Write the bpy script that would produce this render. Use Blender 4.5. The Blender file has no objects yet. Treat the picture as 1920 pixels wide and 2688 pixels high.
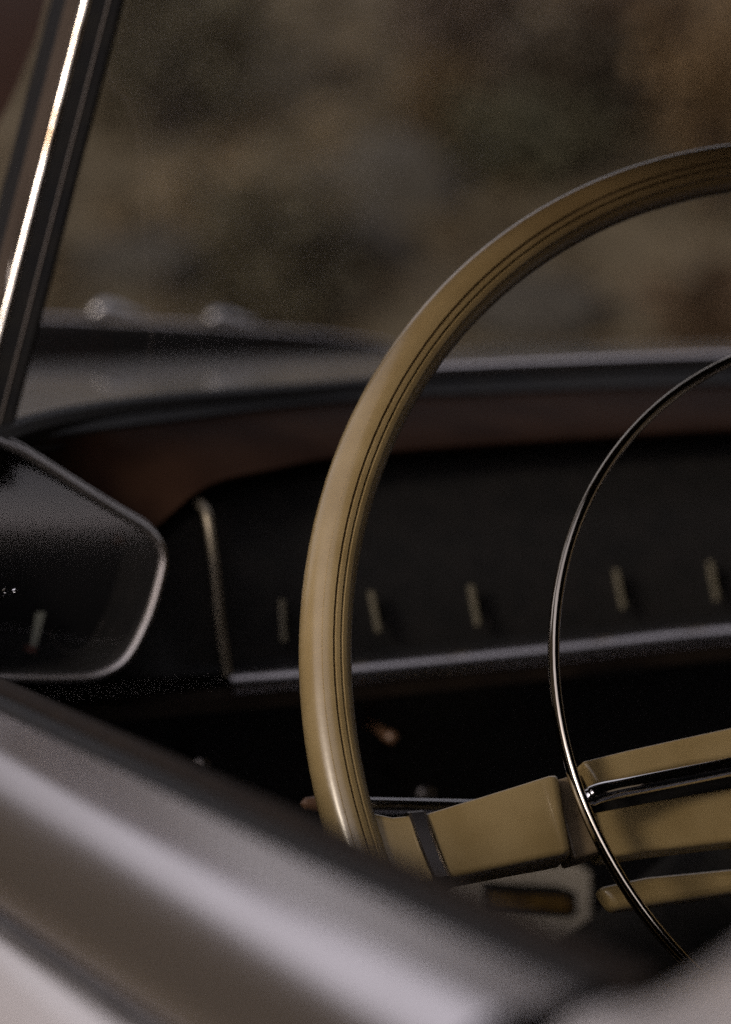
import bpy, bmesh, math, random
from math import sin, cos, radians, pi, atan2, hypot, exp
from mathutils import Vector, Matrix, noise

S = bpy.context.scene
COL = S.collection
random.seed(11)

# ------------------------------------------------------------------ camera, world, sun, exposure
PHI, PIT = radians(18.9935), radians(4.0)          # looking forward and 19 degrees to the right, 4 degrees down
CAM = Vector((-0.6163, -1.2006, 1.1146))
cd = bpy.data.cameras.new('camera')
cam = bpy.data.objects.new('camera', cd); COL.objects.link(cam)
cam.location = CAM
cam.rotation_euler = (pi/2 - PIT, 0, -PHI)
cd.lens = 135; cd.sensor_width = 36; cd.sensor_fit = 'AUTO'
cd.clip_start = 0.02; cd.clip_end = 3000
cd.dof.use_dof = True
cd.dof.focus_distance = 1.285
cd.dof.aperture_fstop = 7.2
S.camera = cam

SUN_EL, SUN_AZ = radians(20), radians(-125)        # azimuth clockwise from +Y (the car's nose)
w = bpy.data.worlds.new('World'); S.world = w; w.use_nodes = True
nt = w.node_tree; nt.nodes.clear()
sky = nt.nodes.new('ShaderNodeTexSky'); sky.sky_type = 'NISHITA'; sky.sun_disc = False
sky.sun_elevation = SUN_EL; sky.sun_rotation = SUN_AZ
sky.air_density = 1.7; sky.dust_density = 0.8; sky.ozone_density = 1.0
hs = nt.nodes.new('ShaderNodeHueSaturation'); hs.inputs['Saturation'].default_value = 0.2
bg = nt.nodes.new('ShaderNodeBackground'); bg.inputs['Strength'].default_value = 0.15
ow = nt.nodes.new('ShaderNodeOutputWorld')
nt.links.new(sky.outputs[0], hs.inputs['Color']); tint = nt.nodes.new('ShaderNodeMix'); tint.data_type = 'RGBA'; tint.blend_type = 'MULTIPLY'; tint.inputs[0].default_value = 1
tint.inputs[7].default_value = (1.06, .965, 1.02, 1)          # a faintly mauve evening sky
nt.links.new(hs.outputs[0], tint.inputs[6]); nt.links.new(tint.outputs[2], bg.inputs['Color']); nt.links.new(bg.outputs[0], ow.inputs['Surface'])
sd = bpy.data.lights.new('sun', 'SUN'); sd.energy = 1.0; sd.angle = radians(10); sd.color = (1.0, 0.86, 0.68)
sun = bpy.data.objects.new('sun', sd); COL.objects.link(sun)
sv = Vector((sin(SUN_AZ)*cos(SUN_EL), cos(SUN_AZ)*cos(SUN_EL), sin(SUN_EL)))
sun.rotation_euler = sv.to_track_quat('Z', 'Y').to_euler(); sun.location = sv*30
S.view_settings.view_transform = 'Standard'; S.view_settings.look = 'None'
S.view_settings.exposure = 0.18; S.view_settings.gamma = 1
S.render.engine = 'CYCLES'
S.cycles.use_denoising = False
S.cycles.use_adaptive_sampling = False          # even sensor-like grain, no denoiser smearing
S.cycles.sample_clamp_direct = 10; S.cycles.sample_clamp_indirect = 1.0; S.cycles.caustics_reflective = False; S.cycles.caustics_refractive = False
S.cycles.max_bounces = 8
S.render.dither_intensity = 2.0

# ------------------------------------------------------------------ materials
def mat(name, col, rough=0.5, metal=0.0, col2=None, nscale=40.0, coat=0.0, bump=0.0, bscale=300.0, rvar=0.0, spec=0.5, lo=.35, hi=.65):
    m = bpy.data.materials.new(name); m.use_nodes = True
    n = m.node_tree; b = n.nodes['Principled BSDF']
    b.inputs['Base Color'].default_value = (*col, 1); b.inputs['Roughness'].default_value = rough
    b.inputs['Metallic'].default_value = metal; b.inputs['Coat Weight'].default_value = coat
    b.inputs['Coat Roughness'].default_value = 0.08
    b.inputs['Specular IOR Level'].default_value = spec
    tc = n.nodes.new('ShaderNodeTexCoord')
    nz = n.nodes.new('ShaderNodeTexNoise'); nz.inputs['Scale'].default_value = nscale; nz.inputs['Detail'].default_value = 6
    n.links.new(tc.outputs['Object'], nz.inputs['Vector'])
    if col2:
        cr = n.nodes.new('ShaderNodeValToRGB')
        cr.color_ramp.elements[0].color = (*col, 1); cr.color_ramp.elements[1].color = (*col2, 1)
        cr.color_ramp.elements[0].position = lo; cr.color_ramp.elements[1].position = hi
        n.links.new(nz.outputs['Fac'], cr.inputs['Fac']); n.links.new(cr.outputs['Color'], b.inputs['Base Color'])
    if rvar:
        mr = n.nodes.new('ShaderNodeMapRange'); mr.inputs['To Min'].default_value = max(0.02, rough-rvar); mr.inputs['To Max'].default_value = rough+rvar
        n.links.new(nz.outputs['Fac'], mr.inputs['Value']); n.links.new(mr.outputs['Result'], b.inputs['Roughness'])
    if bump:
        n2 = n.nodes.new('ShaderNodeTexNoise'); n2.inputs['Scale'].default_value = bscale; n2.inputs['Detail'].default_value = 4
        bp = n.nodes.new('ShaderNodeBump'); bp.inputs['Strength'].default_value = bump; bp.inputs['Distance'].default_value = 0.001
        n.links.new(tc.outputs['Object'], n2.inputs['Vector']); n.links.new(n2.outputs['Fac'], bp.inputs['Height']); n.links.new(bp.outputs['Normal'], b.inputs['Normal'])
    return m

M = {}
M['cream'] = mat('cream_plastic', (.245, .176, .076), .34, 0, (.295, .218, .102), 60, coat=.25, bump=.05, bscale=500, rvar=.06)
def rim_material():
    m = mat('rim_plastic', (.245, .176, .076), .30, 0, (.295, .218, .102), 60, coat=.85, bump=.05, bscale=500, rvar=.06)
    n = m.node_tree; b = n.nodes['Principled BSDF']; b.inputs['Coat Roughness'].default_value = .2
    src = b.inputs['Base Color'].links[0].from_socket
    tc = n.nodes.new('ShaderNodeTexCoord'); sp = n.nodes.new('ShaderNodeSeparateXYZ'); n.links.new(tc.outputs['Object'], sp.inputs[0])
    nz = n.nodes.new('ShaderNodeTexNoise'); nz.inputs['Scale'].default_value = 14; nz.inputs['Detail'].default_value = 5
    n.links.new(tc.outputs['Object'], nz.inputs['Vector'])
    ad = n.nodes.new('ShaderNodeMath'); ad.operation = 'MULTIPLY_ADD'; ad.inputs[1].default_value = .06
    n.links.new(nz.outputs['Fac'], ad.inputs[0]); n.links.new(sp.outputs['Y'], ad.inputs[2])
    mr = n.nodes.new('ShaderNodeMapRange'); mr.interpolation_type = 'SMOOTHSTEP'
    mr.inputs['From Min'].default_value = .13; mr.inputs['From Max'].default_value = .245; mr.inputs['To Max'].default_value = .85
    n.links.new(ad.outputs[0], mr.inputs['Value'])
    mx = n.nodes.new('ShaderNodeMix'); mx.data_type = 'RGBA'; mx.inputs[7].default_value = (.085, .055, .024, 1)   # shade towards the top of the rim, painted into the base colour
    n.links.new(mr.outputs[0], mx.inputs[0]); n.links.new(src, mx.inputs[6]); n.links.new(mx.outputs[2], b.inputs['Base Color'])
    return m
M['rim'] = rim_material()
M['grime'] = mat('groove_grime', (.045, .028, .012), .8, 0, (.09, .06, .028), 70, spec=.1)
M['chrome'] = mat('chrome', (.70, .69, .70), .10, 1, nscale=90, rvar=.04)
M['chrome_old'] = mat('browned_chrome', (.58, .53, .45), .09, 1, (.46, .41, .34), 50, rvar=.03)
M['chrome_worn'] = mat('worn_chrome', (.87, .82, .83), .24, 1, (.82, .77, .775), 14, rvar=.03)
M['chrome_dark'] = mat('dull_chrome', (.30, .28, .27), .28, 1, (.20, .18, .17), 120, rvar=.08)
M['paint'] = mat('silver_grey_paint', (.62, .595, .61), .32, .1, (.58, .555, .565), 12, coat=.6, rvar=.04)
M['paint_dark'] = mat('bonnet_paint', (.085, .078, .074), .30, .1, (.07, .064, .06), 6, coat=.8)
M['rubber'] = mat('black_rubber', (.008, .008, .009), .6, 0, (.013, .012, .011), 80, bump=.1, spec=.2)
M['dash_black'] = mat('black_leather', (.012, .012, .0125), .55, 0, (.017, .016, .016), 90, bump=.25, bscale=700, spec=.3)
M['dash_red'] = mat('oxblood_leather', (.019, .0092, .006), .7, 0, (.031, .0155, .0095), 25, bump=.15, bscale=500, spec=.02)
M['carpet'] = mat('dark_carpet', (.012, .011, .010), .95, 0, (.02, .017, .015), 150)
M['lining'] = mat('grey_headlining', (.035, .032, .028), .9, 0, (.045, .04, .036), 50)
M['gauge'] = mat('gauge_black', (.006, .006, .007), .9, spec=.15)
M['needle'] = mat('pale_needle', (.20, .21, .18), .6)
M['red'] = mat('red_pointer', (.07, .022, .015), .5)
M['ivory'] = mat('ivory_lever', (.105, .095, .066), .4, 0, (.13, .115, .082), 200)
M['grey_plastic'] = mat('grey_plastic', (.40, .365, .315), .45, 0, (.33, .30, .255), 60, bump=.05)
M['amber'] = mat('amber_scale', (.13, .075, .015), .5, 0, (.06, .033, .008), 160)
M['knob'] = mat('brown_knob', (.13, .07, .04), .35)
M['mirror_shell'] = mat('oxblood_paint', (.028, .013, .008), .4, 0, (.04, .018, .011), 20, coat=.4)

def glass(name, tint=(1, 1, 1), rough=.03, f0=.06, gcol=1.0, gk=.94):
    m = bpy.data.materials.new(name); m.use_nodes = True
    n = m.node_tree; n.nodes.clear()
    tr = n.nodes.new('ShaderNodeBsdfTransparent'); tr.inputs[0].default_value = (*tint, 1)
    gl = n.nodes.new('ShaderNodeBsdfGlossy'); gl.inputs['Roughness'].default_value = rough; gl.inputs['Color'].default_value = (gcol, gcol, gcol*1.04, 1)
    lw = n.nodes.new('ShaderNodeLayerWeight'); lw.inputs['Blend'].default_value = .5
    pw = n.nodes.new('ShaderNodeMath'); pw.operation = 'POWER'; pw.inputs[1].default_value = 5
    fr = n.nodes.new('ShaderNodeMath'); fr.operation = 'MULTIPLY_ADD'; fr.inputs[1].default_value = gk; fr.inputs[2].default_value = f0
    n.links.new(lw.outputs['Facing'], pw.inputs[0]); n.links.new(pw.outputs[0], fr.inputs[0])
    mx = n.nodes.new('ShaderNodeMixShader'); o = n.nodes.new('ShaderNodeOutputMaterial')
    n.links.new(fr.outputs[0], mx.inputs[0]); n.links.new(tr.outputs[0], mx.inputs[1]); n.links.new(gl.outputs[0], mx.inputs[2]); n.links.new(mx.outputs[0], o.inputs[0])
    return m
M['glass'] = glass('window_glass', (.94, .95, .94))
M['glass_gauge'] = glass('gauge_glass', (1, 1, 1), .17, .26, .12, .7)

# ------------------------------------------------------------------ mesh helpers
def link(name, verts, faces, m, parent=None, smooth=35, bevel=0, matids=None):
    me = bpy.data.meshes.new(name); me.from_pydata([tuple(v) for v in verts], [], faces); me.update()
    bm = bmesh.new(); bm.from_mesh(me); bmesh.ops.recalc_face_normals(bm, faces=bm.faces); bm.to_mesh(me); bm.free()
    for mm in (m if isinstance(m, list) else [m]): me.materials.append(mm)
    if matids:
        for p, i in zip(me.polygons, matids): p.material_index = i
    if smooth:
        for p in me.polygons: p.use_smooth = True
        me.set_sharp_from_angle(angle=radians(smooth))
    o = bpy.data.objects.new(name, me); COL.objects.link(o)
    if parent: o.parent = parent
    if bevel:
        b = o.modifiers.new('bevel', 'BEVEL'); b.width = bevel; b.segments = 3; b.limit_method = 'ANGLE'; b.angle_limit = radians(40)
    return o

def loft(secs, closed_sec=False, closed_path=False, caps=False):
    n = len(secs[0]); V = [Vector(p) for s in secs for p in s]; F = []
    L = len(secs)
    for i in range(L if closed_path else L-1):
        a, b = i*n, ((i+1) % L)*n
        for j in range(n if closed_sec else n-1):
            k = (j+1) % n
            F.append((a+j, a+k, b+k, b+j))
    if caps and closed_sec:
        F.append(tuple(range(n))); F.append(tuple((L-1)*n+j for j in range(n)))
    return V, F

def smooth_path(pts, sub=8, closed=False):
    P = [Vector(p) for p in pts]; n = len(P); out = []
    g = (lambda i: P[i % n]) if closed else (lambda i: P[max(0, min(n-1, i))])
    for i in range(n if closed else n-1):
        a, b, c, d = g(i-1), g(i), g(i+1), g(i+2)
        for k in range(sub):
            t = k/sub
            out.append(0.5*((2*b)+(-a+c)*t+(2*a-5*b+4*c-d)*t*t+(-a+3*b-3*c+d)*t**3))
    if not closed: out.append(P[-1])
    return out

def tube(path, r, seg=12, closed=False, squash=None):
    P = [Vector(p) for p in path]; L = len(P); secs = []
    up = None
    for i in range(L):
        t = ((P[(i+1) % L]-P[i-1]) if closed else (P[min(L-1, i+1)]-P[max(0, i-1)])).normalized()
        if up is None: up = Vector((0, 0, 1)) if abs(t.z) < .9 else Vector((0, 1, 0))
        s = t.cross(up).normalized(); u = s.cross(t).normalized(); up = u
        rr = r[i] if isinstance(r, (list, tuple)) else r
        secs.append([P[i]+s*rr*cos(2*pi*k/seg)+u*rr*(squash or 1)*sin(2*pi*k/seg) for k in range(seg)])
    return loft(secs, True, closed, not closed)

def box(c, s, R=None):
    V = [Vector((x*s[0]/2, y*s[1]/2, z*s[2]/2)) for x in (-1, 1) for y in (-1, 1) for z in (-1, 1)]
    if R: V = [R @ v for v in V]
    V = [v+Vector(c) for v in V]
    return V, [(0, 1, 3, 2), (4, 6, 7, 5), (0, 4, 5, 1), (2, 3, 7, 6), (0, 2, 6, 4), (1, 5, 7, 3)]

def prism(poly, d):
    """poly: points of the front outline, d: vector to the back outline"""
    n = len(poly); d = Vector(d); V = [Vector(p) for p in poly]+[Vector(p)+d for p in poly]
    F = [tuple(range(n)), tuple(range(2*n-1, n-1, -1))]
    for i in range(n): F.append((i, (i+1) % n, n+(i+1) % n, n+i))
    return V, F

def join(*ms):
    V, F = [], []
    for v, f in ms:
        o = len(V); V += list(v); F += [tuple(i+o for i in q) for q in f]
    return V, F

def empty(name, loc, parent=None):
    o = bpy.data.objects.new(name, None); COL.objects.link(o); o.location = loc; o.empty_display_size = .1
    if parent: o.parent = parent
    return o

def tag(o, label, cat, group=None):
    o['label'] = label; o['category'] = cat
    if group: o['group'] = group

# ------------------------------------------------------------------ ground and bank
def sst(a, b, x):
    t = max(0, min(1, (x-a)/(b-a))); return t*t*(3-2*t)
def ground_h(x, y):
    r = hypot(x-CAM.x, y-CAM.y); az = math.degrees(atan2(x-CAM.x, y-CAM.y))
    hgt = 5.9 + 9.0*sst(40, 70, -az)*(1-sst(90, 108, -az)) + 2.5*sst(50, 80, az)*(1-sst(130, 160, az)) - 4.9*sst(90, 108, -az) - 4.9*sst(130, 160, az)  # unseen left bank, added and raised to block low sky light
    h = hgt*sst(3.5, 19, r) + .8*sst(40, 300, r)
    nz = noise.noise(Vector((x*.5, y*.5, 0)))*.16 + noise.noise(Vector((x*1.7, y*1.7, 3)))*.06
    return h + nz*sst(3.2, 7, r)
radii = [0, .8, 1.6, 2.4, 3.2, 4] + [4+.35*k for k in range(1, 36)] + [17, 18, 19, 20, 22, 27, 34, 45, 60, 90, 140, 250, 500, 1000, 2000]
NA = 240; V = [(CAM.x, CAM.y, 0)]; F = []
for r in radii[1:]:
    for k in range(NA):
        a = 2*pi*k/NA; x, y = CAM.x+r*sin(a), CAM.y+r*cos(a); V.append((x, y, ground_h(x, y)))
for k in range(NA): F.append((0, 1+k, 1+(k+1) % NA))
for i in range(len(radii)-2):
    a, b = 1+i*NA, 1+(i+1)*NA
    for k in range(NA): F.append((a+k, b+k, b+(k+1) % NA, a+(k+1) % NA))
gm = mat('leafy_earth', (.098, .079, .050), .95, 0, (.160, .131, .087), .9, spec=.15, lo=.3, hi=.7)
g = link('ground', V, F, gm, smooth=80); g['kind'] = 'structure'

def bank_point(az, el):
    """the point of the bank met in a compass direction and at an elevation seen from the driver's door"""
    r = 4.0
    while r < 16:
        x, y = CAM.x+r*sin(az), CAM.y+r*cos(az)
        if ground_h(x, y) >= CAM.z + r*math.tan(el): break
        r += .05
    return Vector((x, y, ground_h(x, y)))

# fallen leaves: nobody could count them
def leaf_quad(V, F, p, s, rnd):
    R = Matrix.Rotation(rnd.uniform(0, 2*pi), 3, 'Z') @ Matrix.Rotation(rnd.uniform(-.9, .9), 3, 'X') @ Matrix.Rotation(rnd.uniform(-.9, .9), 3, 'Y')
    o = len(V)
    for q in ((-.5, 0, 0), (0, -.28, .06), (.5, 0, 0), (0, .28, .06)): V.append(p + R @ (Vector(q)*s))
    F.append((o, o+1, o+2, o+3))
rnd = random.Random(5); V, F = [], []
for _ in range(16000):
    az = radians(rnd.uniform(-12, 46)); r = rnd.uniform(5, 15)
    x, y = CAM.x+r*sin(az), CAM.y+r*cos(az)
    leaf_quad(V, F, Vector((x, y, ground_h(x, y)+rnd.uniform(.005, .04))), rnd.uniform(.05, .12), rnd)
lm = mat('fallen_leaf', (.085, .063, .037), .8, 0, (.190, .145, .087), 1.6, spec=.2, lo=.35, hi=.68)
o = link('leaf_litter', V, F, lm, smooth=0); o['kind'] = 'stuff'; o['label'] = 'brown fallen leaves scattered over the bank behind the car'

def shrub(name, loc, rad, h, col, col2, label, cat='bush', n=900, seed=0, leaf=.06):
    rn = random.Random(seed); root = empty(name, loc); tag(root, label, cat)
    V, F = [], []; tips = []
    for k in range(9):
        a = rn.uniform(0, 2*pi); q = rn.uniform(.2, .9)*rad
        tip = Vector((q*cos(a), q*sin(a), h*rn.uniform(.55, 1.0))); tips.append(tip)
        mid = tip*.5+Vector((rn.uniform(-.1, .1)*rad, rn.uniform(-.1, .1)*rad, 0))
        v, f = tube([Vector((0, 0, -.03)), mid, tip], [.012, .008, .003], 5); V, F = join((V, F), (v, f))
    link('stem', V, F, mat(name+'_bark', (.05, .035, .025), .9), root)
    V, F = [], []
    for k in range(n):
        t = rn.choice(tips)*rn.uniform(.35, 1.05)
        p = t+Vector((rn.gauss(0, .22*rad), rn.gauss(0, .22*rad), rn.gauss(0, .12*h)))
        p.z = max(.02, p.z); leaf_quad(V, F, p, rn.uniform(.6, 1.3)*leaf, rn)
    link('foliage', V, F, mat(name+'_leaf', col, .75, 0, col2, 7, spec=.25), root, smooth=0)
    return root
def boulder(loc, s, col, label, seed):
    bm = bmesh.new(); bmesh.ops.create_icosphere(bm, subdivisions=4, radius=1)
    for v in bm.verts:
        d = v.co.normalized(); k = 1+.28*noise.noise(d*1.3+Vector((seed*7.1, 0, 0)))+.10*noise.noise(d*4+Vector((seed*3.3, 2, 0)))
        v.co = Vector((d.x*k*s[0], d.y*k*s[1], d.z*k*s[2]))
    me = bpy.data.meshes.new('boulder'); bm.to_mesh(me); bm.free()
    for p in me.polygons: p.use_smooth = True
    me.materials.append(mat('boulder_stone', col, .85, 0, tuple(c*1.35 for c in col), 9, bump=.5, bscale=30, spec=.3))
    o = bpy.data.objects.new('boulder', me); COL.objects.link(o); o.location = loc; tag(o, label, 'boulder')
def px_dir(px, py):                                   # compass direction and elevation of a spot on the bank
    return PHI+math.atan((px-812)/8528), -PIT-math.atan((py-1137)/8528)
RUST, RUST2 = (.15, .10, .05), (.25, .17, .09)
GRN, GRN2 = (.072, .068, .042), (.120, .110, .068)
BRN, BRN2 = (.075, .048, .028), (.14, .092, .056)
DRK, DRK2 = (.062, .049, .032), (.105, .083, .056)
for px, py, rad, h, c1, c2, lab, sd_ in (
    (1575, 330, .17, .42, RUST, RUST2, 'rust orange bush on the bank above the top of the steering wheel', 1),
    (1590, 820, .18, .26, (.085, .054, .030), (.14, .092, .054), 'low rust brown bush framed inside the upper curve of the steering wheel', 2),
    (1235, 260, .17, .26, DRK, DRK2, 'dark brown dead bush between the rust bush and the bare middle of the bank', 3),
    (1190, 400, .15, .20, GRN, GRN2, 'dark green bush just above the rising part of the wheel rim', 4),
    (350, 190, .30, .40, (.088, .076, .048), (.15, .13, .082), 'wide olive bush right beside the windscreen pillar', 5),
    (1010, 120, .22, .30, (.10, .075, .055), (.165, .13, .10), 'pale brown dry bush high in the middle of the bank', 6),
    (620, 700, .26, .30, (.082, .070, .042), (.14, .12, .074), 'olive brown bush low on the bank above the far end of the bonnet', 7),
    (1010, 300, .11, .18, (.12, .085, .045), (.20, .145, .08), 'small yellowish brown bush below the pale dry bush', 8),
    (1420, 130, .24, .30, BRN, BRN2, 'mid brown bush at the upper right beside the rust orange bush', 9)):
    az, el = px_dir(px, py+h/9.5*8528*.35)
    shrub('bush', bank_point(az, el), rad, h, c1, c2, lab, n=700, seed=sd_)
for px, py, s, c, lab, sd_ in (
    (860, 440, (.17, .14, .12), (.062, .055, .043), 'large grey boulder in the middle of the bank left of the wheel', 1),
    (1190, 730, (.15, .12, .10), (.047, .042, .034), 'dark grey boulder seen through the wheel near the windscreen edge', 2),
    (790, 570, (.12, .10, .08), (.042, .037, .030), 'small charcoal boulder just below the large grey boulder', 3),
    (430, 60, (.12, .10, .08), (.062, .055, .043), 'grey boulder high on the bank beside the windscreen pillar', 4),
    (330, 620, (.14, .10, .08), (.054, .048, .038), 'grey brown boulder low on the bank above the bonnet scoop', 5)):
    az, el = px_dir(px, py)
    boulder(bank_point(az, el), s, c, lab, sd_)

# ------------------------------------------------------------------ the car
car = empty('vintage_car', (.33, 0, 0))
tag(car, 'silver grey vintage car with a cream steering wheel seen through its open side window', 'car')
inv = Vector((-.33, 0, 0))
def part(name, vf, m, parent=None, **k):
    v, f = vf
    if parent is None or parent is car: return link(name, [Vector(p)+inv for p in v], f, m, car, **k)
    return link(name, [Vector(p)+inv for p in v], f, m, parent, **k)   # parents below the car sit at its origin

# --- door: outer skin, chrome window-sill cap, seal, bead, inner panel
YF, YR = .34, -.556
SILL_Y = [YR+(YF-YR)*k/40 for k in range(41)]
def sweep(prof, ys=SILL_Y): return loft([[Vector((x, y, z)) for x, z in prof] for y in ys])
def fine(prof, sub=6): return [(p.x, p.y) for p in smooth_path([(a, b, 0) for a, b in prof], sub)]
outer = fine([(-.3840, .9342), (-.3866, .9362), (-.3892, .9354), (-.3945, .9318), (-.4010, .9240), (-.4065, .912), (-.4105, .89), (-.4145, .85), (-.418, .78), (-.419, .68), (-.412, .56), (-.397, .45), (-.37, .36), (-.34, .31)])
door = part('door', sweep(outer), M['paint'])
cap = fine([(-.3505, .9722), (-.3510, .9760), (-.3525, .9769), (-.3580, .9762), (-.3640, .9753), (-.3680, .9746), (-.3718, .9734), (-.3752, .9714), (-.3782, .9688), (-.3806, .9656), (-.3827, .9614), (-.3843, .9562), (-.3853, .9510), (-.3854, .9460), (-.3848, .9420), (-.3825, .9405)])
part('sill_cap', sweep(cap), M['chrome_worn'], door)
seal = fine([(-.3400, .9600), (-.3405, .9700), (-.3425, .9760), (-.3455, .9786), (-.3490, .9790), (-.3515, .9778), (-.3520, .9745)])
part('window_seal', sweep(seal), M['rubber'], door)
part('bead_trim', tube([(-.3855, y, .9384) for y in SILL_Y], .0023, 10), M['chrome_dark'], door)
part('panel_gap_seal', sweep([(-.3827, .9408), (-.3817, .9390), (-.3817, .9360), (-.3842, .9338)]), M['rubber'], door)
part('inner_panel', sweep(fine([(-.3425, .9720), (-.3420, .9762), (-.3395, .9788), (-.3350, .9790), (-.3300, .9745), (-.3240, .9600), (-.318, .93), (-.314, .88), (-.314, .6), (-.318, .34)])), mat('brown_door_trim', (.012, .008, .006), .75, 0, (.018, .012, .008), 60, bump=.1, spec=.12), door)
latch = join(tube([(-.3180, .0350, .9999), (-.3172, .0345, 1.0002), (-.3164, .0342, 1.0000)], [.0004, .0008, .0004], 8), tube([(-.3150, .0336, 1.0002), (-.3142, .0333, 1.0003), (-.3131, .0330, .9997)], [.0003, .0006, .0003], 8), tube([(-.3172, .0350, .9997), (-.3060, .0840, .9935), (-.3100, .1600, .9700)], .0005, 8), tube([(-.3142, .0342, .9997), (-.3050, .0800, .9940)], .0004, 8))
part('vent_latch', latch, M['chrome'], door)

# --- rear quarter behind the door gap, rising towards the rear pillar
QY = [-.5625, -.575, -.59, -.61, -.635, -.665, -.70, -.74, -.79, -.85, -.95, -1.10, -1.35, -1.7, -2.1]
def quarter_sec(y):
    d = max(0, -.563-y); lift = 1.1*d**1.42*exp(-(d/.55)**2)
    lift = min(lift, .25)
    P = [(-.330, .955+lift), (-.338, .9715+lift), (-.346, .9765+lift), (-.356, .9745+lift), (-.366, .966+lift*.96), (-.378, .953+lift*.9), (-.388, .937+lift*.75), (-.402, .915+lift*.5), (-.411, .87+lift*.2), (-.418, .78), (-.419, .68), (-.405, .55), (-.37, .38), (-.34, .31)]
    return [Vector((x, y, z)) for x, z in fine(P, 4)]
part('quarter_panel', loft([quarter_sec(y) for y in QY]), M['paint'])

# --- windscreen pillar with its chrome drip strip and black seals
PB = Vector((-.27, .222, 1.036)); PD = Vector((.0468, .0005, .171))/.171
def along(sec, k0, k1, n=24):
    out = []
    for i in range(n+1):
        k = k0+(k1-k0)*i/n; b = PB+PD*k
        out.append([b+Vector((x, y, 0)) for x, y in sec])
    return out
K0, K1 = -.03, .21
pil = [(0, .002), (-.002, .0), (-.0058, .0), (-.0062, .0010), (-.0068, .0010), (-.0072, 0), (-.0130, .0), (-.0140, .002), (-.0140, .0035), (-.0168, .0045), (-.0168, .022), (-.0172, .024), (-.0172, .05), (-.002, .05), (0, .045)]
pillar = part('windscreen_pillar', loft(along(pil, K0, K1), True, False, True), M['rubber'], smooth=25)
part('drip_strip', loft([[b+Vector((.0021*cos(a)-.0152, .0019*sin(a)+.001, .0)) for a in [2*pi*q/14 for q in range(14)]] for b in [PB+PD*(K0+(K1-K0)*i/60)+Vector((.00006*sin(i*1.7), .00005*sin(i*2.9), 0)) for i in range(61)]], True, False, True), mat('pitted_chrome', (.80, .74, .68), .15, 1, (.26, .19, .13), 42, rvar=.06, bump=.05, bscale=140, lo=.52, hi=.70), pillar)
part('pillar_facing', loft(along([(-.0166, .0044), (-.0180, .0050), (-.0180, .0220), (-.0166, .0226)], K0, K1), True, False, True), mat('brown_pillar_paint', (.075, .056, .042), .75, 0, (.055, .04, .03), 40, spec=.15), pillar, smooth=25)
part('groove_bead', loft(along([(-.0061, -.0003), (-.0066, -.0005), (-.0070, -.0003), (-.0066, .0008)], K0, K1), True, False, True), mat('brown_bead', (.035, .019, .011), .4), pillar)

# --- windscreen: base curve of the wraparound glass, mirrored about the car's centre line x = .33
half = [(-.292, .190, 1.040), (-.268, .232, 1.0475), (-.203, .302, 1.0525), (-.095, .372, 1.0555), (-.040, .400, 1.0570), (.060, .432, 1.0590), (.1244, .445, 1.0600), (.22, .458, 1.0608), (.33, .462, 1.061)]
base = smooth_path(half + [(.66-x, y, z) for x, y, z in reversed(half[:-1])], 6)
top = [Vector(((p.x-.33)*.894+.33, .228+(p.y-.19)*.35, 1.238)) for p in base]
sects = [[b.lerp(t, k/8)+Vector((0, .02*sin(pi*k/8), 0)) for k in range(9)] for b, t in zip(base, top)]
ws = part('windscreen', loft(sects), M['glass'], smooth=60)
part('windscreen_trim', tube([p+Vector((0, -.004, .0012)) for p in base if -.055 < p.x < .715], .0028, 10), M['chrome_worn'], ws)
part('windscreen_seal', tube([p+Vector((0, -.006, -.0050)) for p in base], .0052, 8), M['rubber'], ws)

# --- cowl and bonnet
def bon(x, y):
    q = (x-.33)/.62
    return 1.041+.005*sst(.4, .75, y)-.10*sst(.80, 2.0, y)+.011*(1-min(1, q*q))-.060*sst(.75, 1.15, abs(q))
ys = [.0+.06*k for k in range(40)]
secs = []
xs = [-.36+1.38*k/60 for k in range(61)]
for j in range(36):
    row = []
    for x in xs:
        q = abs(x-.33)
        # the bonnet starts just ahead of the windscreen base
        y0 = .475-.33*(max(0, q-.12)/.57)**2.0
        y = y0+(2.15-y0)*(j/35)**1.3
        row.append(Vector((x, y, bon(x, y) if j else bon(x, y)-.004)))
    secs.append(row)
bonnet = part('bonnet', loft(secs), M['paint_dark'], smooth=60)
# raised scoop across the bonnet: dark rear mouth under a chrome lip with two castings
sx = [-.20+.30*k/30 for k in range(31)]
def scoop_y(x): return .83-.10*(x+.1)
def scoop_h(x): return 0.0005+.031*max(0, 1-(x+.20)/.30)**.62
mouth = []
for x in sx:
    y = scoop_y(x); h = scoop_h(x); z = bon(x, y)
    mouth.append([Vector((x, y+.02, z-.004)), Vector((x, y+.014, z+h*.25)), Vector((x, y+.008, z+h*.74)), Vector((x, y+.010, z+h*.82)), Vector((x, y+.016, z+h*.88)), Vector((x, y+.025, z+h*.80)), Vector((x, y+.06, bon(x, y+.06)+h*.45)), Vector((x, y+.30, bon(x, y+.3)-.003))])
scoop = part('bonnet_scoop', loft(mouth), [M['gauge'], M['paint_dark']], bonnet, matids=[0 if (i % 7) < 5 else 1 for i in range(30*7)])
part('scoop_lip', tube([(x, scoop_y(x)+.012, bon(x, scoop_y(x))+scoop_h(x)*.93) for x in sx], [.0010-.0006*k/30 for k in range(31)], 10), M['chrome_worn'], bonnet)
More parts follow.
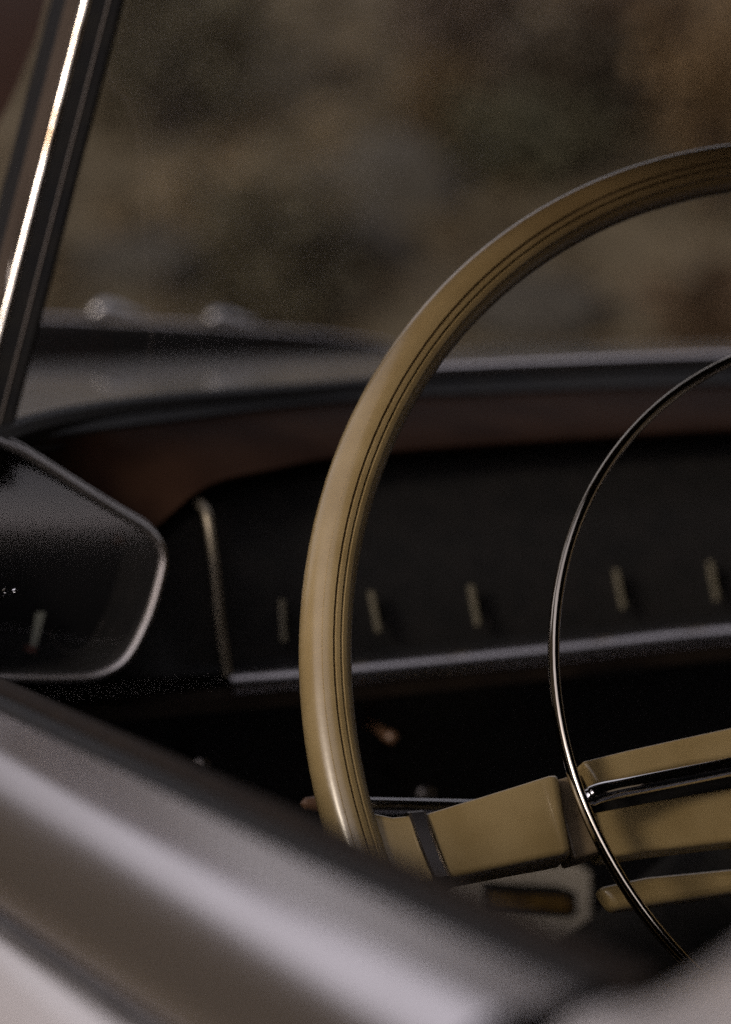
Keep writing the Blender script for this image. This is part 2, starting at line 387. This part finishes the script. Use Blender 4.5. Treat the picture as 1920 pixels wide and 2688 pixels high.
for x, l, hh in ((-.064, .010, .0058), (-.001, .009, .0048)):
    y = scoop_y(x)+.010; z1 = bon(x, y)+scoop_h(x)+.0035
    part('chrome_casting', tube([(x-l, y, z1-.001), (x-l*.8, y, z1), (x-l*.3, y, z1+hh*.3), (x+l*.4, y, z1+hh*.2), (x+l*1.2, y, z1-.001), (x+l*2.2, y, z1-.003)], [.0006, .0026, hh*.75, hh*.6, .002, .0005], 14), mat('dull_casting', (.55, .54, .55), .32, 1, (.3, .29, .29), 200, lo=.4, hi=.6), bonnet)

# front wing beside the bonnet
WY = [.345, .40, .5, .65, .8, 1.0, 1.3, 1.6, 1.9, 2.1]
def wing_sec(y):
    dz = .012*sst(.34, .7, y)-.05*sst(1.2, 2.1, y)
    P = [(-.30, 1.0+dz), (-.335, 1.004+dz), (-.36, .985+dz), (-.375, .955+dz), (-.392, .93+dz), (-.403, .90+dz), (-.415, .78), (-.417, .68), (-.40, .5), (-.36, .34)]
    return [Vector((x, y, z)) for x, z in fine(P, 4)]
part('front_wing', loft([wing_sec(y) for y in WY]), M['paint'])

# --- roof, floor, far side and rear of the body (with window openings), unseen; roof lowered and rear closed in to darken the cabin
rb = []
roofp = []
for i in range(15):
    y = .335-2.045*i/14
    row = []
    for k in range(21):
        q = -1+2*k/20
        row.append(Vector(((.33+.553*q), y-.11*q*q*(1-i/14), 1.238+.085*(1-q*q)*(1-.5*((i-6)/8)**2)-.0*q)))
    roofp.append(row)
roof_top = loft(roofp)
roof_bot = loft([[p-Vector((0, 0, .03)) for p in row] for row in roofp])
floor = box((.33, -.55, .33), (1.30, 2.4, .03))
far_low = box((1.01, -.65, .66), (.05, 2.7, .62))
far_pil1 = prism([(1.0, -1.45, .95), (1.0, -1.75, .95), (.89, -1.70, 1.245), (.89, -1.40, 1.245)], (.03, 0, 0))
far_pil2 = prism([(.93, .24, 1.03), (.93, .19, 1.03), (.884, .20, 1.245), (.884, .25, 1.245)], (.02, 0, 0))
near_pil = prism([(-.335, -.73, 1.0), (-.335, -1.75, 1.0), (-.232, -1.70, 1.245), (-.232, -.70, 1.245)], (.03, 0, 0))
far_back = prism([(1.0, -.75, .95), (1.0, -1.45, .95), (.89, -1.42, 1.245), (.89, -.72, 1.245)], (.028, 0, 0))
rear_top = prism([(-.26, -1.78, .975), (.92, -1.78, .975), (.90, -1.66, 1.265), (-.24, -1.66, 1.265)], (0, -.03, 0))
rear = box((.33, -1.85, .68), (1.30, .05, .60))
firewall = box((.33, .52, .66), (1.28, .03, .68))
part('car_body', join(roof_top, floor, far_low, far_pil1, far_pil2, near_pil, far_back, rear_top, rear, firewall), M['paint'], smooth=50)
part('headlining', roof_bot, M['lining'], smooth=50)
seat = join(box((.33, -.60, .46), (1.16, .55, .20)), box((.33, -.86, .70), (1.16, .16, .52), Matrix.Rotation(radians(12), 3, 'X')))
part('bench_seat', seat, M['dash_black'], bevel=.05)

# --- dashboard: stations across the car
D_up = [(-.300, .200, 1.030), (-.2645, .230, 1.0375), (-.1796, .300, 1.0420), (-.0816, .362, 1.0465), (.02, .397, 1.0480), (.12, .420, 1.0490), (.22, .432, 1.049), (.33, .437, 1.049)]
D_lo = [(-.300, .285, 1.000), (-.240, .275, .998), (-.215, .240, 1.000), (-.185, .250, 1.0185), (-.1507, .270, 1.0240), (-.0958, .292, 1.0290), (.0792, .330, 1.0340), (.20, .345, 1.0345), (.33, .350, 1.0345)]
D_st = [(-.300, .270, .935), (-.235, .255, .9385), (-.1741, .250, .9418), (-.1142, .265, .9425), (-.0187, .285, .9455), (.0662, .300, .9489), (.20, .315, .950), (.33, .32, .950)]
def mir(L): return smooth_path(L + [(.66-x, y, z) for x, y, z in reversed(L[:-1])], 8)
up, lo, st = mir(D_up), mir(D_lo), mir(D_st)
bw = base
def atx(curve, x):
    for a, b in zip(curve, curve[1:]):
        if a.x <= x <= b.x: return a.lerp(b, (x-a.x)/max(1e-9, b.x-a.x))
    return curve[0] if x < curve[0].x else curve[-1]
DX = [-.30+1.26*k/150 for k in range(151)]
secs = []
for x in DX:
    u, l, w_ = atx(up, x), atx(lo, x), atx(bw, x)
    m1 = u.lerp(l, .35)+Vector((0, 0, .0025)); m2 = u.lerp(l, .75)+Vector((0, 0, .0025))
    s = atx(st, x)
    secs.append([u+Vector((0, .03, .0)), u, m1, m2, l+Vector((0, .003, .0018)), l+Vector((0, 0, 0)), l+Vector((0, .002, -.0022)), l+Vector((0, .03, -.004))])
dash = part('dashboard', loft([[*sec] for sec in secs]), M['dash_red'], smooth=60)
secs = []
for x in DX:
    u, w_ = atx(up, x), atx(bw, x)
    secs.append([u+Vector((0, .002, -.004)), u+Vector((0, .001, .0015)), u.lerp(w_, .5)+Vector((0, 0, .001)), w_+Vector((0, .002, -.009))])
part('top_roll', loft(secs), M['rubber'], dash)
secs = []
for x in DX:
    l, s = atx(lo, x), atx(st, x)
    rec = .006*sst(-.186, -.178, x) if x > -.19 else 0
    secs.append([l+Vector((0, .03, -.004)), Vector((x, l.y+.010+rec*.9, l.z-.012)), Vector((x, s.y+.006+rec, s.z+.03)), Vector((x, s.y+.004+rec, s.z+.006)), Vector((x, s.y+.001, s.z+.003))])
part('recessed_panel', loft(secs), M['dash_black'], dash, smooth=40)
# brown lip below the chrome strip and the dark lower dash
secs = []
for x in DX:
    s = atx(st, x)
    secs.append([s+Vector((0, .001, -.003)), s+Vector((0, -.004, -.006)), s+Vector((0, -.003, -.012)), s+Vector((0, .008, -.016)), s+Vector((0, .05, -.035)), s+Vector((0, .10, -.10)), s+Vector((0, .15, -.25)), s+Vector((0, .18, -.55))])
part('lower_dash', loft(secs), [mat('brown_lip', (.013, .0085, .006), .6, 0, (.018, .012, .008), 60, spec=.2), M['dash_black']], dash, matids=[0 if (i % 7) < 2 else 1 for i in range(150*7)], smooth=60)
strip = [atx(st, -.1741+k*(.33+.1741+.4)/80)+Vector((0, -.002, 0)) for k in range(81)]
fn, ft = Vector((0, -.6, .8)), Vector((0, .8, .6))
part('chrome_strip', loft([[p+ft*a_+fn*b_ for a_, b_ in ((-.0056, -.002), (-.0058, -.0002), (-.0048, .0006), (0, .0009), (.0048, .0006), (.0058, -.0002), (.0056, -.002))] for p in strip], True, False, True), M['chrome_worn'], dash, smooth=50)
part('panel_edge', tube(smooth_path([(-.1860, .268, 1.0150), (-.1856, .248, 1.0112), (-.1853, .2415, 1.0062), (-.1838, .240, .9930), (-.1826, .240, .9805), (-.1803, .241, .9620), (-.1771, .243, .9448)], 5), .0021, 10), mat('yellowed_metal', (.30, .265, .21), .55, 1, (.24, .21, .16), 100), dash)
lever_me = None
for k, (bx, by, bz, tx, tz) in enumerate([(-.1485, .272, .9551, -.1487, .9697), (-.1041, .280, .9564, -.1067, .9722), (-.0570, .290, .9567, -.0601, .9756), (.0141, .300, .9602, .0109, .9785), (.0609, .310, .9617, .0580, .9793), (.105, .315, .963, .102, .980), (.150, .318, .963, .147, .980)]):
    if lever_me is None:
        v, f = join(box((.0022, .006, .009), (.0010, .010, .008)), loft([[Vector((-.0013+.00015*z_, -.001, 0+z_*.0019)), Vector((.0013+.00015*z_, -.001, z_*.0019)), Vector((.0011+.00015*z_, .0012, z_*.0019)), Vector((-.0011+.00015*z_, .0012, z_*.0019))] for z_ in range(10)], True, False, True))
        ob = link('toggle_lever', v, f, M['ivory'], dash, bevel=.0007); lever_me = ob
    else:
        ob = lever_me.copy(); COL.objects.link(ob); ob.parent = dash
    ob.location = Vector((bx, atx(st, bx).y+.004, bz))+inv
    ob.rotation_euler = (radians(-6), atan2(tx-bx, tz-bz)-.08, 0)
for px_, kr, km in (((-.1802, .268, .9058), .0030, 'chrome_dark'), ((-.0992, .268, .9134), .0027, 'knob'), ((-.0783, .285, .8864), .0042, 'chrome_dark')):
    p = Vector(px_)
    part('pull_knob', tube([p+Vector((0, .06, .004)), p+Vector((0, .012, .001)), p+Vector((0, .010, 0)), p+Vector((0, .004, 0)), p, p+Vector((0, -.001, 0))], [.002, .002, kr*.7, kr, kr*.9, kr*.4], 14), M[km], dash)

# --- instrument cluster in front of the driver
outl = [(-.318, .953), (-.2794, .9520), (-.255, .9510), (-.2410, .9517), (-.2304, .9575), (-.2223, .9713), (-.2172, .9866), (-.2158, .9969), (-.2213, 1.0056), (-.2330, 1.0130), (-.2476, 1.0222), (-.2620, 1.0315), (-.2745, 1.0385), (-.295, 1.044), (-.318, 1.035), (-.330, 1.01), (-.330, .97)]
OP = smooth_path([(x, .200-.25*(x+.27)*.0, z) for x, z in outl], 6, True)
cen = Vector((-.272, .2, .995))
sec1 = [p.lerp(cen, -.01)+Vector((0, .07, 0)) for p in OP]; sec2 = [p.lerp(cen, -.015)+Vector((0, .004, 0)) for p in OP]; sec3 = [p+Vector((0, .0, 0)) for p in OP]; sec4 = [p.lerp(cen, .04)+Vector((0, .052, 0)) for p in OP]
clus = part('instrument_cluster', loft([sec1, sec2, sec3, sec4], True), M['dash_black'], smooth=40)
part('gauge_face', ([p.lerp(cen, .04)+Vector((0, .050, 0)) for p in OP], [tuple(range(len(OP)))]), M['gauge'], clus, smooth=0)
gl_secs = []
for k in range(13):
    row = []
    for p in OP:
        q = p.lerp(cen, .03+.965*k/12)
        row.append(Vector((q.x, .2025-.36*(q.x+.2158)+3.2*(q.z-1.0)**2, q.z)))
    gl_secs.append(row)
part('gauge_glass', loft(gl_secs, True), M['glass_gauge'], clus, smooth=60)
part('bezel', tube(OP, .0017, 10, True), mat('satin_chrome', (.52, .49, .48), .32, 1, (.44, .41, .39), 80), clus)
part('bezel_liner', tube([p.lerp(cen, -.045)+Vector((.0010, .012, 0)) for p in OP], .0014, 8, True), M['chrome_dark'], clus)
part('needle', prism([(-.2575, .2405, .9590), (-.2550, .2405, .9590), (-.2515, .2405, .9720), (-.2550, .2405, .9720)], (0, .001, 0)), M['needle'], clus, smooth=0)
part('needle_tip', prism([(-.2600, .2405, .9575), (-.2555, .2405, .9560), (-.2550, .2405, .9588), (-.2590, .2405, .9597)], (0, .001, 0)), M['red'], clus, smooth=0)
part('gauge_arc', tube([(-.240+.011*cos(a), .2405, .9700+.014*sin(a)) for a in [radians(200+9*k) for k in range(18)]], .0004, 6), M['chrome_dark'], clus)

# --- heater control panel below the dash
hp = prism([(-.075, .300, .8490), (-.004, .300, .8510), (.0035, .300, .8480), (.0040, .300, .8090), (-.075, .300, .8130)], (0, .05, 0))
heat = part('heater_panel', hp, M['grey_plastic'], bevel=.003)
part('scale_frame', prism([(-.0480, .2985, .8462), (-.0130, .2985, .8425), (-.0060, .2985, .8400), (-.0055, .2985, .8310), (-.0085, .2985, .8290), (-.0480, .2985, .8322)], (0, .004, 0)), M['rubber'], heat, bevel=.001)
part('amber_scale', prism([(-.0455, .2970, .8415), (-.0110, .2970, .8382), (-.0085, .2970, .8365), (-.0085, .2970, .8320), (-.0455, .2970, .8345)], (0, .003, 0)), M['amber'], heat)

# --- turn signal lever behind the wheel
lev = part('turn_signal_lever', tube(smooth_path([(-.02, .10, .905), (-.09, .088, .9085), (-.150, .080, .9135), (-.185, .079, .9160)], 6), .0030, 12), M['chrome'])
part('lever_knob', tube([(-.182, .079, .9158), (-.186, .079, .9161), (-.193, .079, .9167), (-.1985, .079, .9171), (-.2, .079, .9172)], [.0028, .0030, .0032, .0022, .0006], 14), M['knob'], lev)

# --- steering wheel: everything in the wheel's own frame (x right, y up the wheel, z to the driver)
TILT = radians(25.566)
sw = empty('steering_wheel', Vector((0, 0, .95))+inv, car)
sw.rotation_euler = (pi/2-TILT, 0, 0)
def wp(name, vf, m, parent=None, **k): return link(name, vf[0], vf[1], m, parent or sw, **k)
RR, RM = .215, .0089
prof = []
al = [-180+4*k for k in range(90)]
for a0 in sorted(set(al + [-26, -25, -24, -23, -22] + [c+d for c in (3, 19) for d in (-3.6, -2.6, -1.2, 0, 1.2, 2.6, 3.6)] + [38, 39, 40, 41])):
    r = RM
    if -24 <= a0 <= 39.5: r += .00055*min(1, (a0+24)/2)*min(1, (39.5-a0)/2)
    for c in (3, 19):
        if abs(a0-c) < 3.5: r -= .0012*(1-(abs(a0-c)/3.5)**2)
    prof.append((r*sin(radians(a0)), r*cos(radians(a0))))        # (inward, to the driver)
secs = []
for k in range(160):
    a = 2*pi*k/160
    secs.append([Vector(((RR-i)*cos(a), (RR-i)*sin(a), z)) for i, z in prof])
rim = wp('rim', loft(secs, True, True), M['rim'], smooth=50)

for c in (3, 19):
    secs = []
    for k in range(160):
        a = 2*pi*k/160; row = []
        for d, rr in ((-2.6, RM-.0004), (-1.3, RM-.00025), (1.3, RM-.00025), (2.6, RM-.0004)):
            q = radians(c+d); i, z = rr*sin(q), rr*cos(q)
            row.append(Vector(((RR-i)*cos(a), (RR-i)*sin(a), z)))
        secs.append(row)
    wp('groove_line', loft(secs, True, True), M['grime'])

def spoke_loft(s):
    # cross sections from the rim to the step before the hub: (x, y_top, y_bottom, z_front, z_back)
    ST = [(-.209, -.0225, -.0530, .0015, -.006), (-.2045, -.0262, -.0525, .0030, -.007), (-.199, -.0282, -.0520, .0042, -.008), (-.188, -.0282, -.0515, .0056, -.010), (-.170, -.0241, -.0490, .0066, -.012), (-.152, -.0198, -.0465, .0070, -.013), (-.1425, -.0174, -.0453, .0070, -.0135), (-.1400, -.0170, -.0449, .0062, -.0135), (-.1385, -.0168, -.0447, .0040, -.0135), (-.1380, -.0167, -.0446, .0, -.0135)]
    out = []
    for x, yt, yb, zf, zb in ST:
        e = .0022; P = []
        for (yy, zz, sy, sz) in ((yb, zf, 1, -1), (yt, zf, -1, -1), (yt, zb, -1, 1), (yb, zb, 1, 1)):
            c = Vector((0, yy+sy*e, zz+sz*e))
            base_a = {(1, -1): 180, (-1, -1): 90, (-1, 1): 0, (1, 1): 270}[(sy, sz)]
            for q in range(4):
                a = radians(base_a-30*q)
                P.append(Vector((s*x, c.y+e*cos(a), c.z+e*sin(a))))
        # slight forward slope of the top so the face reads as moulded
        out.append(P)
    return loft(out, True, False, True)
for s in (1, -1):
    sp = wp('spoke', spoke_loft(s), M['cream'], smooth=40)
    band = []
    for x0, dz in ((-.1938, -.0006), (-.1932, .0004), (-.1892, .0009), (-.1881, .0003), (-.1876, -.0006)):
        row = []
        for yy, zz in [(-.0270, -.012), (-.0270, .0040), (-.0280, .0058), (-.0310, .0066), (-.036, .0070), (-.041, .0070), (-.046, .0068), (-.0505, .0064), (-.0530, .0045), (-.0532, -.012)]:
            q = (-yy-.027)/.026
            row.append(Vector((s*(x0+.0052*q*q+.0008*q), yy, zz+dz)))
        band.append(row)
    wp('spoke_band', loft(band, True, False, True), M['chrome_dark'], sp, smooth=30)
# hub with its step, the two bars either side of the horn-arm slot, and the shelf below
hubparts = []
def bar(pts, zf, zb): return prism([(x, y, zf) for x, y in pts], (0, 0, zb-zf))
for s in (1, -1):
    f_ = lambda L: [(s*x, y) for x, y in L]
    step = wp('spoke_step', bar(f_([(-.1385, -.0172), (-.1280, -.0145), (-.1245, -.0425), (-.1355, -.0450)]), -.0015, -.014), mat('shaded_cream', (.17, .125, .075), .5, 0, (.12, .085, .048), 90), bevel=.0012)  # cream plastic with the shade of the recess put into its colour
    wp('hub_bar', bar(f_([(-.1285, -.0120), (-.110, -.0086), (-.090, -.0053), (-.0704, -.0022), (-.040, .002), (-.040, -.011), (-.0726, -.0132), (-.095, -.0158), (-.1245, -.0205)]), .0030, -.012), M['cream'], bevel=.0016)
    wp('hub_bar', bar(f_([(-.1275, -.0285), (-.1255, -.0280), (-.100, -.0248), (-.0741, -.0217), (-.040, -.018), (-.040, -.040), (-.0777, -.0408), (-.105, -.0424), (-.1235, -.0440)]), -.0050, -.016), M['cream'], bevel=.0016)
    wp('slot_floor', bar(f_([(-.1270, -.0180), (-.040, -.004), (-.040, -.024), (-.1260, -.032)]), -.0110, -.0125), M['rubber'])
    wp('hub_shelf', bar(f_([(-.1185, -.0485), (-.1000, -.0458), (-.0640, -.0445), (-.0640, -.0530), (-.1140, -.0568)]), -.0240, -.033), M['cream'], bevel=.0026)
    arm = wp('horn_arm', tube(smooth_path([(s*-.1362, -.0290, .0140), (s*-.1330, -.0282, .0142), (s*-.1271, -.0264, .0135), (s*-.110, -.0226, .0080), (s*-.0787, -.0175, .0050), (s*-.045, -.012, .003)], 6), [.0022]*5+[.0028]*2+[.0034]*4+[.0034]*14+[.0036]*6, 12), M['chrome'])
hc = []
for r, z in ((.002, .020), (.020, .019), (.034, .015), (.042, .008), (.046, .0), (.046, -.02), (.036, -.05)):
    hc.append([Vector((r*cos(2*pi*k/40), r*sin(2*pi*k/40)-.012, z)) for k in range(40)])
wp('hub', loft(hc, True, False, True), M['cream'], smooth=60)
wp('column', tube([(0, -.012, -.05), (0, -.012, -.30), (0, -.012, -.42)], .026, 20), M['dash_black'])
HR, HZ = .1392, .0150
ring = [Vector((HR*cos(2*pi*k/160), HR*sin(2*pi*k/160), HZ)) for k in range(160)]
wp('horn_ring', tube(ring, .0019, 18, True, 1.5), M['chrome_old'], smooth=80)

# --- wing mirror outside the pillar
mv = [Vector((x, .42, z)) for x, z in ((-.2255, 1.166), (-.210, 1.199), (-.2036, 1.2195), (-.199, 1.240), (-.215, 1.275), (-.26, 1.285), (-.305, 1.265), (-.315, 1.21), (-.285, 1.165), (-.243, 1.153))]
mp = smooth_path(mv, 4, True); mc = Vector((-.26, .42, 1.22))
wm = part('wing_mirror', loft([[p.lerp(mc, .02) for p in mp], mp, [p.lerp(mc, .08)+Vector((0, .02, 0)) for p in mp], [p.lerp(mc, .45)+Vector((0, .05, 0)) for p in mp]], True, False, True), M['mirror_shell'], smooth=50)
part('mirror_stalk', tube([(-.265, .45, 1.18), (-.300, .51, 1.08), (-.318, .54, 1.0)], .007, 10), M['chrome'], wm)
